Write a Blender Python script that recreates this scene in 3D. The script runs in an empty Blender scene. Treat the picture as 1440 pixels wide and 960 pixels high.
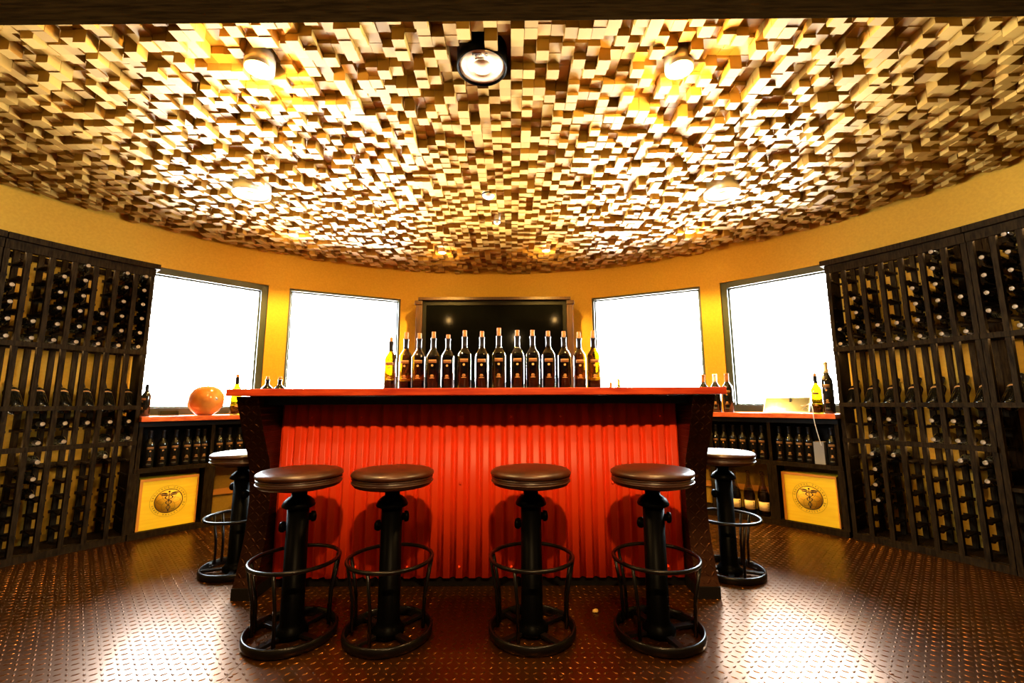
import bpy, bmesh, math, random
from mathutils import Matrix, Vector
random.seed(7)
PI = math.pi
scene = bpy.context.scene
C = scene.collection

# ------------------------------------------------------------------ constants (metres)
CX, CY = -0.18, 1.273          # centre of the round room
RW, RF = 3.66, 3.36            # wall radius, front of racks
ZC = 2.484                     # lowest faces of the ceiling blocks
R = math.radians

def P3(th, r, z=0.0):
    return Vector((CX + r*math.sin(R(th)), CY + r*math.cos(R(th)), z))

# ------------------------------------------------------------------ materials
def mat(name, col, rough=.5, metal=0., spec=.5, trans=0., ior=1.45, emis=None, estr=0., coat=0.):
    m = bpy.data.materials.new(name); m.use_nodes = True
    b = m.node_tree.nodes['Principled BSDF']
    b.inputs['Base Color'].default_value = (*col, 1)
    b.inputs['Roughness'].default_value = rough
    b.inputs['Metallic'].default_value = metal
    b.inputs['Specular IOR Level'].default_value = spec
    b.inputs['Transmission Weight'].default_value = trans
    b.inputs['IOR'].default_value = ior
    b.inputs['Coat Weight'].default_value = coat
    if emis:
        b.inputs['Emission Color'].default_value = (*emis, 1)
        b.inputs['Emission Strength'].default_value = estr
    return m

class N:
    """small node helper"""
    def __init__(s, m):
        s.t = m.node_tree; s.b = s.t.nodes['Principled BSDF']
    def n(s, typ, **kw):
        x = s.t.nodes.new(typ)
        for k, v in kw.items():
            if k.startswith('i_'): x.inputs[int(k[2:])].default_value = v
            else: setattr(x, k, v)
        return x
    def l(s, a, b): s.t.links.new(a, b)
    def m(s, op, a, b=None, c=None):
        x = s.t.nodes.new('ShaderNodeMath'); x.operation = op
        for i, v in enumerate((a, b, c)):
            if v is None: continue
            if isinstance(v, (int, float)): x.inputs[i].default_value = v
            else: s.l(v, x.inputs[i])
        return x.outputs[0]

def coords(h):
    return h.n('ShaderNodeTexCoord').outputs['Object']

def noise_color(m, c1, c2, scale=(1, 1, 1), nscale=5., detail=4., lo=.35, hi=.65, bump=0., dist=.002):
    h = N(m)
    mp = h.n('ShaderNodeMapping'); mp.inputs['Scale'].default_value = scale
    h.l(coords(h), mp.inputs['Vector'])
    nz = h.n('ShaderNodeTexNoise'); nz.inputs['Scale'].default_value = nscale; nz.inputs['Detail'].default_value = detail
    h.l(mp.outputs[0], nz.inputs['Vector'])
    r = h.n('ShaderNodeValToRGB')
    r.color_ramp.elements[0].position = lo; r.color_ramp.elements[0].color = (*c1, 1)
    r.color_ramp.elements[1].position = hi; r.color_ramp.elements[1].color = (*c2, 1)
    h.l(nz.outputs['Fac'], r.inputs[0]); h.l(r.outputs[0], h.b.inputs['Base Color'])
    if bump:
        bp = h.n('ShaderNodeBump'); bp.inputs['Strength'].default_value = bump; bp.inputs['Distance'].default_value = dist
        h.l(nz.outputs['Fac'], bp.inputs['Height']); h.l(bp.outputs[0], h.b.inputs['Normal'])
    return m

def tread(m, ax=(0, 1), cell=.03, strength=.9, dist=.0015, la=.46, lb=.15, seams=False, c1=(.2, .1, .05), c2=(.3, .16, .08)):
    """diamond tread plate: lens shaped lugs, alternately turned"""
    h = N(m)
    sp = h.n('ShaderNodeSeparateXYZ'); h.l(coords(h), sp.inputs[0])
    u = h.m('DIVIDE', sp.outputs[ax[0]], cell); v = h.m('DIVIDE', sp.outputs[ax[1]], cell)
    fu = h.m('SUBTRACT', h.m('FRACT', u), .5); fv = h.m('SUBTRACT', h.m('FRACT', v), .5)
    par = h.m('MODULO', h.m('ABSOLUTE', h.m('ADD', h.m('FLOOR', u), h.m('FLOOR', v))), 2.)
    sgn = h.m('SUBTRACT', h.m('MULTIPLY', h.m('ROUND', par), 2.), 1.)
    fvs = h.m('MULTIPLY', fv, sgn)
    a = h.m('MULTIPLY', h.m('ADD', fu, fvs), .7071); b = h.m('MULTIPLY', h.m('SUBTRACT', fu, fvs), .7071)
    d = h.m('ADD', h.m('POWER', h.m('ABSOLUTE', h.m('DIVIDE', a, la)), 2.), h.m('POWER', h.m('ABSOLUTE', h.m('DIVIDE', b, lb)), 2.))
    hgt = h.m('SUBTRACT', 1., d); hgt = h.m('MAXIMUM', hgt, 0.); hgt = h.m('MINIMUM', h.m('MULTIPLY', hgt, 1.6), 1.)
    nz = h.n('ShaderNodeTexNoise'); nz.inputs['Scale'].default_value = 2.2; nz.inputs['Detail'].default_value = 6
    h.l(coords(h), nz.inputs['Vector'])
    r = h.n('ShaderNodeValToRGB')
    r.color_ramp.elements[0].position = .35; r.color_ramp.elements[0].color = (*c1, 1)
    r.color_ramp.elements[1].position = .65; r.color_ramp.elements[1].color = (*c2, 1)
    h.l(nz.outputs['Fac'], r.inputs[0]); h.l(r.outputs[0], h.b.inputs['Base Color'])
    rr = h.m('ADD', h.m('MULTIPLY', nz.outputs['Fac'], .18), h.b.inputs['Roughness'].default_value - .09)
    h.l(rr, h.b.inputs['Roughness'])
    if seams:
        su = h.m('ABSOLUTE', h.m('SUBTRACT', h.m('FRACT', h.m('DIVIDE', h.m('SUBTRACT', sp.outputs[0], .16), 1.22)), .5))
        s1 = h.m('LESS_THAN', h.m('SUBTRACT', .5, su), .0022)
        sv = h.m('ABSOLUTE', h.m('SUBTRACT', h.m('FRACT', h.m('DIVIDE', h.m('SUBTRACT', sp.outputs[1], .9), 2.44)), .5))
        s2 = h.m('LESS_THAN', h.m('SUBTRACT', .5, sv), .0011)
        hgt = h.m('SUBTRACT', hgt, h.m('MULTIPLY', h.m('MAXIMUM', s1, s2), 1.2))
    bp = h.n('ShaderNodeBump'); bp.inputs['Strength'].default_value = strength; bp.inputs['Distance'].default_value = dist
    h.l(hgt, bp.inputs['Height']); h.l(bp.outputs[0], h.b.inputs['Normal'])
    return m

M = {}
M['wall'] = noise_color(mat('wall_paint', (.7, .4, .04), .6, spec=.3), (.46, .26, .018), (.52, .30, .022), nscale=60, bump=.15, dist=.001)
M['wall2'] = M['wall']
M['ceil_plain'] = mat('plain_ceiling', (.2, .12, .05), .8)
def cube_mat():
    m = mat('wood_block', (.8, .6, .3), .55, spec=.3); h = N(m)
    sp = h.n('ShaderNodeSeparateXYZ'); h.l(coords(h), sp.inputs[0])
    cb = h.n('ShaderNodeCombineXYZ')
    for i in (0, 1): h.l(h.m('FLOOR', h.m('DIVIDE', sp.outputs[i], .055)), cb.inputs[i])
    wn = h.n('ShaderNodeTexWhiteNoise'); wn.noise_dimensions = '2D'; h.l(cb.outputs[0], wn.inputs['Vector'])
    r = h.n('ShaderNodeValToRGB')
    r.color_ramp.elements[0].color = (.26, .14, .02, 1); r.color_ramp.elements[1].color = (.40, .245, .05, 1)
    h.l(wn.outputs['Value'], r.inputs[0]); h.l(r.outputs[0], h.b.inputs['Base Color'])
    return m
M['cube'] = cube_mat()
M['floor'] = noise_color(mat('rusty_tread_plate', (.3, .15, .08), .29, metal=.85), (.06, .018, .002), (.11, .038, .004), nscale=1.3, detail=3)
M['tread'] = tread(mat('post_tread_plate', (.3, .15, .08), .4, metal=.9), ax=(0, 2), cell=.032, strength=1., dist=.002, c1=(.03, .010, .004), c2=(.055, .02, .008))
M['rack'] = noise_color(mat('dark_rack_wood', (.05, .03, .015), .7, spec=.04), (.007, .004, .0015), (.024, .014, .005), scale=(8, 8, 1), nscale=14, bump=.3, dist=.001)
M['beam'] = noise_color(mat('beam_wood', (.05, .03, .015), .9, spec=0), (.006, .0028, .0006), (.014, .0065, .0014), scale=(1, 12, 12), nscale=9, bump=.3, dist=.001)
M['blackwood'] = mat('black_board', (.004, .003, .002), .6, spec=.15)
M['steel'] = mat('black_steel', (.003, .0022, .0018), .28, spec=.2)
M['castiron'] = mat('cast_iron', (.0006, .0006, .0006), .4, spec=.03)
M['red'] = mat('red_corrugated_paint', (.80, .045, .004), .45, spec=.5)
M['bar_top'] = noise_color(mat('red_stained_wood', (.5, .08, .02), .3, spec=.5, coat=.3), (.28, .018, .003), (.45, .05, .008), scale=(1, 9, 9), nscale=6)
M['worktop'] = noise_color(mat('orange_stained_wood', (.5, .1, .02), .28, spec=.5, coat=.4), (.55, .08, .015), (.72, .16, .03), scale=(3, 3, 9), nscale=5)
M['leather'] = noise_color(mat('brown_leather', (.16, .05, .02), .36, spec=.6), (.022, .005, .0015), (.055, .014, .0035), nscale=14, bump=.25, dist=.001)
M['leather_side'] = mat('leather_band', (.03, .009, .004), .38, spec=.5)
M['frame'] = mat('window_frame', (.03, .04, .03), .45, spec=.5)
M['reveal'] = mat('white_trim', (.75, .72, .6), .5)
M['dark_bottle'] = mat('dark_bottle_glass', (.008, .007, .004), .08, spec=.8)
M['foil'] = mat('black_foil', (.012, .01, .01), .3, metal=.3)
M['cork'] = noise_color(mat('cork', (.65, .33, .12), .8), (.36, .12, .03), (.52, .22, .07), nscale=120)
M['cork_end'] = noise_color(mat('foil_end', (.5, .38, .24), .5), (.17, .12, .06), (.32, .23, .13), nscale=90)
M['gold'] = mat('gold_print', (.6, .3, .08), .45, metal=.2)
M['goldband'] = mat('gold_band', (.36, .17, .045), .5, metal=.1)
M['wine'] = mat('red_wine', (.004, .001, .001), .3, spec=.1)
M['black_label'] = mat('black_label', (.01, .007, .005), .5)
M['cream_label'] = mat('cream_label', (.85, .62, .28), .6)
M['ink'] = mat('black_ink', (.015, .004, .002), .7)
M['crate'] = noise_color(mat('pine_crate', (.9, .62, .1), .5), (.95, .60, .010), (1., .68, .018), scale=(1, 1, 14), nscale=4)
M['crate_edge'] = mat('pine_edge', (.7, .27, .02), .55)
M['burn'] = mat('branded_orange', (1., .55, .02), .6)
M['white_metal'] = mat('white_metal', (.8, .78, .72), .3, metal=.3)
M['speaker_white'] = mat('speaker_dish', (.8, .62, .36), .42, metal=.35)
M['gourd'] = noise_color(mat('polished_gourd', (.7, .25, .04), .16, spec=.6, coat=.6), (.5, .13, .02), (.78, .3, .05), nscale=7)
M['screen'] = mat('tablet_glass', (.5, .55, .52), .12, metal=.9)
M['alu'] = mat('aluminium', (.6, .6, .58), .3, metal=.9)
M['white_plastic'] = mat('white_plastic', (.8, .8, .76), .4)
M['grey_box'] = mat('grey_carton', (.28, .26, .23), .6)
M['lamp'] = mat('lamp_glow', (1, .8, .5), .5, emis=(1, .62, .22), estr=420)
M['lamp_small'] = mat('small_lamp_glow', (1, .8, .5), .5, emis=(1, .7, .32), estr=90)
M['added_strip'] = mat('added_strip_glow', (1, .8, .5), .5, emis=(1, .74, .42), estr=90)  # emission for the strips added inside the racks, not a known lamp
M['brass'] = mat('lamp_ring', (.8, .7, .5), .3, metal=.7)
M['cabwood'] = noise_color(mat('cabinet_wood', (.1, .045, .012), .4, spec=.4), (.025, .009, .002), (.06, .022, .005), scale=(9, 9, 1), nscale=8)
M['cabglass'] = mat('black_cabinet_glass', (.001, .001, .001), .08, spec=.02)
M['ribbon'] = mat('gold_medal', (.9, .7, .3), .4, metal=.4)
M['crumb'] = mat('yellow_scrap', (.9, .6, .15), .7)

def glass(name, tint, rough=0.0, ior=1.45):
    m = mat(name, tint, rough, trans=1., ior=ior); return m
M['green_glass'] = glass('amber_green_glass', (.3, .19, .012))
M['yellow_glass'] = glass('yellow_green_glass', (.86, .70, .03))
M['clear_glass'] = glass('clear_amber_glass', (.8, .7, .5))
def pane_mat():
    m = bpy.data.materials.new('window_glass'); m.use_nodes = True; t = m.node_tree; t.nodes.clear()
    o = t.nodes.new('ShaderNodeOutputMaterial'); mx = t.nodes.new('ShaderNodeMixShader')
    tr = t.nodes.new('ShaderNodeBsdfTransparent'); gl = t.nodes.new('ShaderNodeBsdfGlossy'); gl.inputs['Roughness'].default_value = .02
    f = t.nodes.new('ShaderNodeFresnel'); f.inputs[0].default_value = 1.45
    t.links.new(f.outputs[0], mx.inputs[0]); t.links.new(tr.outputs[0], mx.inputs[1]); t.links.new(gl.outputs[0], mx.inputs[2]); t.links.new(mx.outputs[0], o.inputs[0])
    return m
M['pane'] = pane_mat()

# ------------------------------------------------------------------ mesh helpers
def box(bm, x0, x1, y0, y1, z0, z1, mtx=None):
    vs = [bm.verts.new((x, y, z)) for z in (z0, z1) for x, y in ((x0, y0), (x1, y0), (x1, y1), (x0, y1))]
    for f in ((3, 2, 1, 0), (4, 5, 6, 7), (0, 1, 5, 4), (1, 2, 6, 5), (2, 3, 7, 6), (3, 0, 4, 7)):
        bm.faces.new([vs[i] for i in f])
    if mtx is not None: bmesh.ops.transform(bm, matrix=mtx, verts=vs)
    return vs

def lathe(bm, prof, seg=24, mtx=None, close=False):
    """prof: list of (r, z) bottom to top"""
    rings = []; vs = []
    for r, z in prof:
        if r < 1e-6:
            v = bm.verts.new((0, 0, z)); rings.append([v]); vs.append(v)
        else:
            ring = [bm.verts.new((r*math.cos(2*PI*i/seg), r*math.sin(2*PI*i/seg), z)) for i in range(seg)]
            rings.append(ring); vs += ring
    pairs = list(zip(rings, rings[1:]))
    if close: pairs.append((rings[-1], rings[0]))
    for a, b in pairs:
        for i in range(seg):
            j = (i+1) % seg
            if len(a) == 1 and len(b) == 1: continue
            if len(a) == 1: f = bm.faces.new((a[0], b[j], b[i]))
            elif len(b) == 1: f = bm.faces.new((a[i], a[j], b[0]))
            else: f = bm.faces.new((a[i], a[j], b[j], b[i]))
            f.smooth = True
    if mtx is not None: bmesh.ops.transform(bm, matrix=mtx, verts=vs)
    return vs

def tube(bm, pts, r, seg=8, closed=False):
    pts = [Vector(p) for p in pts]; n = len(pts); rings = []
    up = None
    for i, p in enumerate(pts):
        if closed: d = pts[(i+1) % n] - pts[i-1]
        else: d = pts[min(i+1, n-1)] - pts[max(i-1, 0)]
        d.normalize()
        if up is None:
            up = Vector((0, 0, 1)) if abs(d.z) < .9 else Vector((1, 0, 0))
        s = d.cross(up).normalized(); t = s.cross(d).normalized(); up = t
        rr = r[i] if isinstance(r, (list, tuple)) else r
        rings.append([bm.verts.new(p + s*rr*math.cos(2*PI*k/seg) + t*rr*math.sin(2*PI*k/seg)) for k in range(seg)])
    idx = range(n if closed else n-1)
    for i in idx:
        a, b = rings[i], rings[(i+1) % n]
        for k in range(seg):
            f = bm.faces.new((a[k], a[(k+1) % seg], b[(k+1) % seg], b[k])); f.smooth = True
    if not closed:
        bm.faces.new(rings[0][::-1]); bm.faces.new(rings[-1])

def ring_flat(bm, r0, r1, z0, z1, seg=48, mtx=None):
    return lathe(bm, [(r0, z0), (r1, z0), (r1, z1), (r0, z1)], seg, mtx, close=True)

def arc_box(bm, t0, t1, r0, r1, z0, z1, step=1.5):
    """curved board in world coordinates"""
    n = max(1, int(math.ceil(abs(t1-t0)/step))); prev = None
    for i in range(n+1):
        th = t0 + (t1-t0)*i/n
        q = [bm.verts.new(P3(th, r, z)) for r, z in ((r0, z0), (r1, z0), (r1, z1), (r0, z1))]
        if prev:
            for k in range(4): bm.faces.new((prev[k], prev[(k+1) % 4], q[(k+1) % 4], q[k]))
        else: bm.faces.new(q)
        prev = q
    bm.faces.new(prev[::-1])

def prism(bm, poly, x0, x1):
    """poly: (y, z) outline extruded along x"""
    a = [bm.verts.new((x0, y, z)) for y, z in poly]; b = [bm.verts.new((x1, y, z)) for y, z in poly]
    n = len(poly)
    for i in range(n): bm.faces.new((a[i], a[(i+1) % n], b[(i+1) % n], b[i]))
    bm.faces.new(a[::-1]); bm.faces.new(b)

def BM(): return bmesh.new()

def obj(name, bm, m, parent=None, world=False, bevel=0, loc=None, fix=True):
    if fix: bmesh.ops.recalc_face_normals(bm, faces=bm.faces)
    if world and parent is not None:
        bmesh.ops.transform(bm, matrix=root_matrix(parent).inverted(), verts=bm.verts)
    me = bpy.data.meshes.new(name); bm.to_mesh(me); bm.free()
    me.materials.append(m)
    o = bpy.data.objects.new(name, me); C.objects.link(o)
    if parent is not None: o.parent = parent
    if loc: o.location = loc
    if bevel:
        b = o.modifiers.new('bevel', 'BEVEL'); b.width = bevel; b.segments = 2; b.limit_method = 'ANGLE'
    return o

def root_matrix(o):
    mt = Matrix.LocRotScale(o.location, o.rotation_euler, o.scale)
    return (root_matrix(o.parent) @ mt) if o.parent else mt

def thing(name, label, cat, loc=(0, 0, 0), rotz=0, group=None):
    o = bpy.data.objects.new(name, None); C.objects.link(o); o.empty_display_size = .05
    o.location = loc; o.rotation_euler = (0, 0, rotz)
    return tag(o, label, cat, group)

def tag(o, label, cat, group=None):
    o['label'] = label; o['category'] = cat
    if group: o['group'] = group
    return o

def struct(o):
    o['kind'] = 'structure'; return o

def dup(o, parent=None):
    c = o.copy(); C.objects.link(c); c.parent = parent
    for ch in list(o.children): dup(ch, c)
    return c

def txt(s, size, align='CENTER', depth=.0003):
    """built-in font text as a mesh in the XY plane"""
    cu = bpy.data.curves.new('t', 'FONT'); cu.body = s; cu.size = size; cu.align_x = align; cu.align_y = 'CENTER'; cu.extrude = depth
    cu.resolution_u = 2
    o = bpy.data.objects.new('t', cu); C.objects.link(o)
    dg = bpy.context.evaluated_depsgraph_get()
    me = bpy.data.meshes.new_from_object(o.evaluated_get(dg))
    bpy.data.objects.remove(o); bpy.data.curves.remove(cu)
    return me

def add_me(bm, me, mtx):
    n = len(bm.verts); bm.from_mesh(me); bm.verts.ensure_lookup_table()
    vs = bm.verts[n:]; bmesh.ops.transform(bm, matrix=mtx, verts=vs)

# ------------------------------------------------------------------ room
WIN = [(-52.6, -37.6), (-34.7, -17.1), (17.2, 34.9), (37.8, 52.6)]
Z0W, Z1W = .905, 2.162
def wall(name, t0, t1, wins):
    bm = BM()
    ts = {t0, t1}
    for a, b in wins: ts |= {a, b}
    ts = sorted(ts); full = []
    for a, b in zip(ts, ts[1:]):
        n = max(1, int((b-a)/1.5))
        full += [(a+(b-a)*i/n, a+(b-a)*(i+1)/n) for i in range(n)]
    zs = [0, Z0W, Z1W, 2.62]
    RO_ = RW + .16
    for a, b in full:
        for za, zb in zip(zs, zs[1:]):
            m = (a+b)/2
            if za == Z0W and any(w0 < m < w1 for w0, w1 in wins): continue
            for r in (RW, RO_):
                q = [bm.verts.new(P3(t, r, z)) for t, z in ((a, za), (b, za), (b, zb), (a, zb))]
                bm.faces.new(q)
    for w0, w1 in wins:
        for t in (w0, w1):
            bm.faces.new([bm.verts.new(P3(t, r, z)) for r, z in ((RW, Z0W), (RO_, Z0W), (RO_, Z1W), (RW, Z1W))])
        n = 12
        for i in range(n):
            a = w0+(w1-w0)*i/n; b = w0+(w1-w0)*(i+1)/n
            for z in (Z0W, Z1W):
                bm.faces.new([bm.verts.new(P3(t, r, z)) for t, r in ((a, RW), (b, RW), (b, RO_), (a, RO_))])
    bmesh.ops.remove_doubles(bm, verts=bm.verts, dist=1e-4)
    return struct(obj(name, bm, M['wall']))
wall('wall_back', -100, 100, WIN)
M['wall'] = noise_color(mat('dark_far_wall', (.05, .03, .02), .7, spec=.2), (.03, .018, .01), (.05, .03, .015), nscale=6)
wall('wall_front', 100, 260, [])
M['wall'] = M['wall2']
# floor disc
bm = BM(); lathe(bm, [(0, -.12), (RW+.16, -.12), (RW+.16, 0), (0, 0)], 96, Matrix.Translation((CX, CY, 0)))
for f in bm.faces: f.smooth = False
def lugs(bm, cell=.033):
    base = []
    for par in (0, 1):
        o = []
        for k in range(8):
            a = 2*PI*k/8; x = .0135*math.cos(a); y = .0048*math.sin(a)*(1 if k % 4 else 1)
            c = math.cos(PI/4*(1 if par else -1)); s_ = math.sin(PI/4*(1 if par else -1))
            o.append((x*c-y*s_, x*s_+y*c))
        base.append(o)
    for i in range(-112, 106):
        for j in range(17, 132):
            x, y = (i+.5)*cell, (j+.5)*cell
            if math.hypot(x-CX, y-CY) > RF-.02: continue
            if abs((x-.16) % 1.22) < .012 or abs((y-.9) % 2.44) < .012: continue
            if -1.3 < x < .9 and 2.56 < y < 3.0: continue
            o = base[(i+j) % 2]
            a = [bm.verts.new((x+u, y+v, 0)) for u, v in o]; b = [bm.verts.new((x+u*.6, y+v*.45, .0022)) for u, v in o]
            for k in range(8): bm.faces.new((a[k], a[(k+1) % 8], b[(k+1) % 8], b[k]))
            bm.faces.new(b)
lugs(bm)
for xx in (.16-2.44, .16-1.22, .16, .16+1.22, .16+2.44):     # seams between the sheets: low weld beads
    for k in range(0):
        pass
    y0 = max(.5, CY-math.sqrt(max(0, RF**2-(xx-CX)**2))); y1 = CY+math.sqrt(RF**2-(xx-CX)**2)
    box(bm, xx-.0018, xx+.0018, y0, min(y1, 2.35), .0002, .0014)
    for yy in (.95, 1.35, 1.75):
        lathe(bm, [(.008, 0), (.007, .002), (.003, .0026), (0, .0026)], 8, Matrix.Translation((xx+.016, yy, 0)))
struct(obj('floor', bm, M['floor'], fix=False))
# ceiling: slab and wood blocks of uneven depth
bm = BM(); lathe(bm, [(0, 2.575), (RW+.16, 2.575), (RW+.16, 2.72), (0, 2.72)], 96, Matrix.Translation((CX, CY, 0)))
for f in bm.faces: f.smooth = False
ceil_slab = struct(obj('ceiling', bm, M['ceil_plain']))
bm = BM(); s = .055; LV = (0, .018, .036, .054, .072)
def fast_box(bm, x0, x1, y0, y1, z0, z1):
    v = [bm.verts.new(p) for p in ((x0, y0, z0), (x1, y0, z0), (x1, y1, z0), (x0, y1, z0), (x0, y0, z1), (x1, y0, z1), (x1, y1, z1), (x0, y1, z1))]
    for f in ((3, 2, 1, 0), (0, 1, 5, 4), (1, 2, 6, 5), (2, 3, 7, 6), (3, 0, 4, 7)): bm.faces.new([v[i] for i in f])
LIGHTS = [(-1.12, 1.735, .075), (.754, 1.745, .075), (-1.94, 3.67, .055), (-.69, 4.145, .055), (.34, 4.10, .055), (1.574, 3.64, .055),
          (-.129, 1.745, .13), (-1.85, 2.90, .135), (1.515, 2.93, .135)]
for i in range(-72, 72):
    for j in range(24, 92):
        x, y = (i+.5)*s, (j+.5)*s
        if math.hypot(x-CX, y-CY) > RW-.03: continue
        if any(math.hypot(x-a, y-b) < r_ for a, b, r_ in LIGHTS): continue
        z = ZC + random.choice(LV) + random.uniform(-.004, .004)
        h = s*.5-.0009
        fast_box(bm, x-h, x+h, y-h, y+h, z, 2.58)
cubes = obj('trim_1', bm, M['cube'], fix=False); struct(cubes)
# beam
bm = BM(); box(bm, -3.38, 3.02, -.14, .14, 2.3, 2.6)
bmo = obj('trim_2', bm, M['beam'], bevel=.004); bmo.location = (0, 1.182, 0); bmo.rotation_euler = (0, 0, R(-.3)); struct(bmo)

# windows
def window(idx, t0, t1, fw, handle):
    tm = (t0+t1)/2; half = (t1-t0)/2
    rr = RW+.05; d = rr*math.cos(R(half)); hw = rr*math.sin(R(half))-.002
    root = bpy.data.objects.new('window_%d' % idx, None); C.objects.link(root); struct(root)
    root.location = P3(tm, d, Z0W); root.rotation_euler = (0, 0, -R(tm)); H = Z1W-Z0W
    bm = BM()
    d0, d1 = -.02, .07
    box(bm, -hw, -hw+fw, d0, d1, 0, H); box(bm, hw-fw, hw, d0, d1, 0, H)
    box(bm, -hw+fw, hw-fw, d0, d1, 0, fw); box(bm, -hw+fw, hw-fw, d0, d1, H-fw, H)
    # inner bead
    e = fw+.012
    box(bm, -hw+fw, -hw+e, .02, .05, fw, H-fw); box(bm, hw-e, hw-fw, .02, .05, fw, H-fw)
    box(bm, -hw+e, hw-e, .02, .05, fw, e); box(bm, -hw+e, hw-e, .02, .05, H-e, H-fw)
    f = obj('frame', bm, M['frame'], root, bevel=.002)
    bm = BM(); box(bm, -hw+fw, hw-fw, .032, .036, fw, H-fw)
    obj('pane', bm, M['pane'], root)
    if handle:
        bm = BM(); sx = handle*(hw-fw*.5)
        box(bm, sx-.012, sx+.012, -.045, -.02, .12, .2); box(bm, sx-.008, sx+.008, -.06, -.045, .08, .19)
        obj('handle', bm, M['alu'], root, bevel=.003)
    return root
window(1, *WIN[0], .058, 1); window(2, *WIN[1], .022, 0); window(3, *WIN[2], .022, 0); window(4, *WIN[3], .058, 0)

# ------------------------------------------------------------------ bottles
BP = [(0, .006), (.028, .002), (.035, 0), (.0375, .004), (.0375, .178), (.0368, .188), (.033, .199), (.025, .213), (.018, .224), (.0148, .233),
      (.0138, .245), (.0136, .284), (.0156, .286), (.0156, .293), (.0138, .295), (0, .295)]
def hollow(prof_out):
    inn = [(max(r-.0025, .009) if r > .0105 else r, z) for r, z in prof_out]
    return inn

def rack_bottle():
    """capsuled bottle lying along +Y..-Y: neck toward -Y (into the room); origin at centre of the body base, on its support"""
    rt = bpy.data.objects.new('wine_bottle', None); C.objects.link(rt)
    mt = Matrix.Translation((0, .285, .0375)) @ Matrix.Rotation(PI/2, 4, 'X')
    bm = BM(); lathe(bm, [p for p in BP if p[1] < .24]+[(.0138, .24), (0, .241)], 20, mt); obj('glass_body', bm, M['dark_bottle'], rt)
    bm = BM(); lathe(bm, [(0, .232), (.0158, .232), (.0152, .245), (.0146, .29), (.0145, .294), (.0125, .2965)], 20, mt); obj('capsule', bm, M['foil'], rt)
    bm = BM(); lathe(bm, [(0, .294), (.0125, .294), (.0125, .297), (.010, .2976), (.0085, .2966), (0, .2966)], 20, mt); obj('capsule_top', bm, M['cork_end'], rt)
    return rt

def display_bottle():
    """bottle reclining base to the room, label up"""
    rt = bpy.data.objects.new('display_bottle', None); C.objects.link(rt)
    mt = Matrix.Translation((0, .022, .002)) @ Matrix.Rotation(-R(49), 4, 'X') @ Matrix.Translation((0, .0375, 0))
    prof = [(0, .014), (.02, .008), (.0285, .001), (.034, 0), (.0395, .004), (.0405, .02)] + [(r*1.06, z) for r, z in BP[4:]]
    bm = BM(); lathe(bm, prof, 24, mt); obj('glass_body', bm, M['dark_bottle'], rt)
    bm = BM(); lathe(bm, [(0, .238), (.016, .238), (.0158, .29), (.0165, .299), (0, .3)], 20, mt); obj('capsule', bm, M['foil'], rt)
    bm = BM()
    # gold name band wrapped on the upper side of the body
    band(bm, .0403, .150, .164, -PI/2-.8, -PI/2+.8, mt, 12, thick=.0008)
    obj('label', bm, M['goldband'], rt)
    return rt

def band(bm, r, z0, z1, a0, a1, mtx=None, n=12, thick=.0006):
    prev = None; vs = []
    for i in range(n+1):
        a = a0+(a1-a0)*i/n
        q = [bm.verts.new((rr*math.cos(a), rr*math.sin(a), z)) for rr, z in ((r, z0), (r+thick, z0), (r+thick, z1), (r, z1))]
        vs += q
        if prev:
            for k in range(4): bm.faces.new((prev[k], prev[(k+1) % 4], q[(k+1) % 4], q[k])).smooth = True
        else: bm.faces.new(q)
        prev = q
    bm.faces.new(prev[::-1])
    if mtx is not None: bmesh.ops.transform(bm, matrix=mtx, verts=vs)

def wrap_text(bm, s, size, r, zc, ang=-PI/2, sx=1., depth=.0003):
    me = txt(s, size, depth=depth); b2 = bmesh.new(); b2.from_mesh(me)
    for v in b2.verts:
        x, y, z = v.co; a = ang + x*sx/r; rr = r+.0004+z
        v.co = (rr*math.cos(a), rr*math.sin(a), zc+y)
    tmp = bpy.data.meshes.new('tmp'); b2.to_mesh(tmp); b2.free(); bm.from_mesh(tmp); bpy.data.meshes.remove(tmp); bpy.data.meshes.remove(me)

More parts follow.
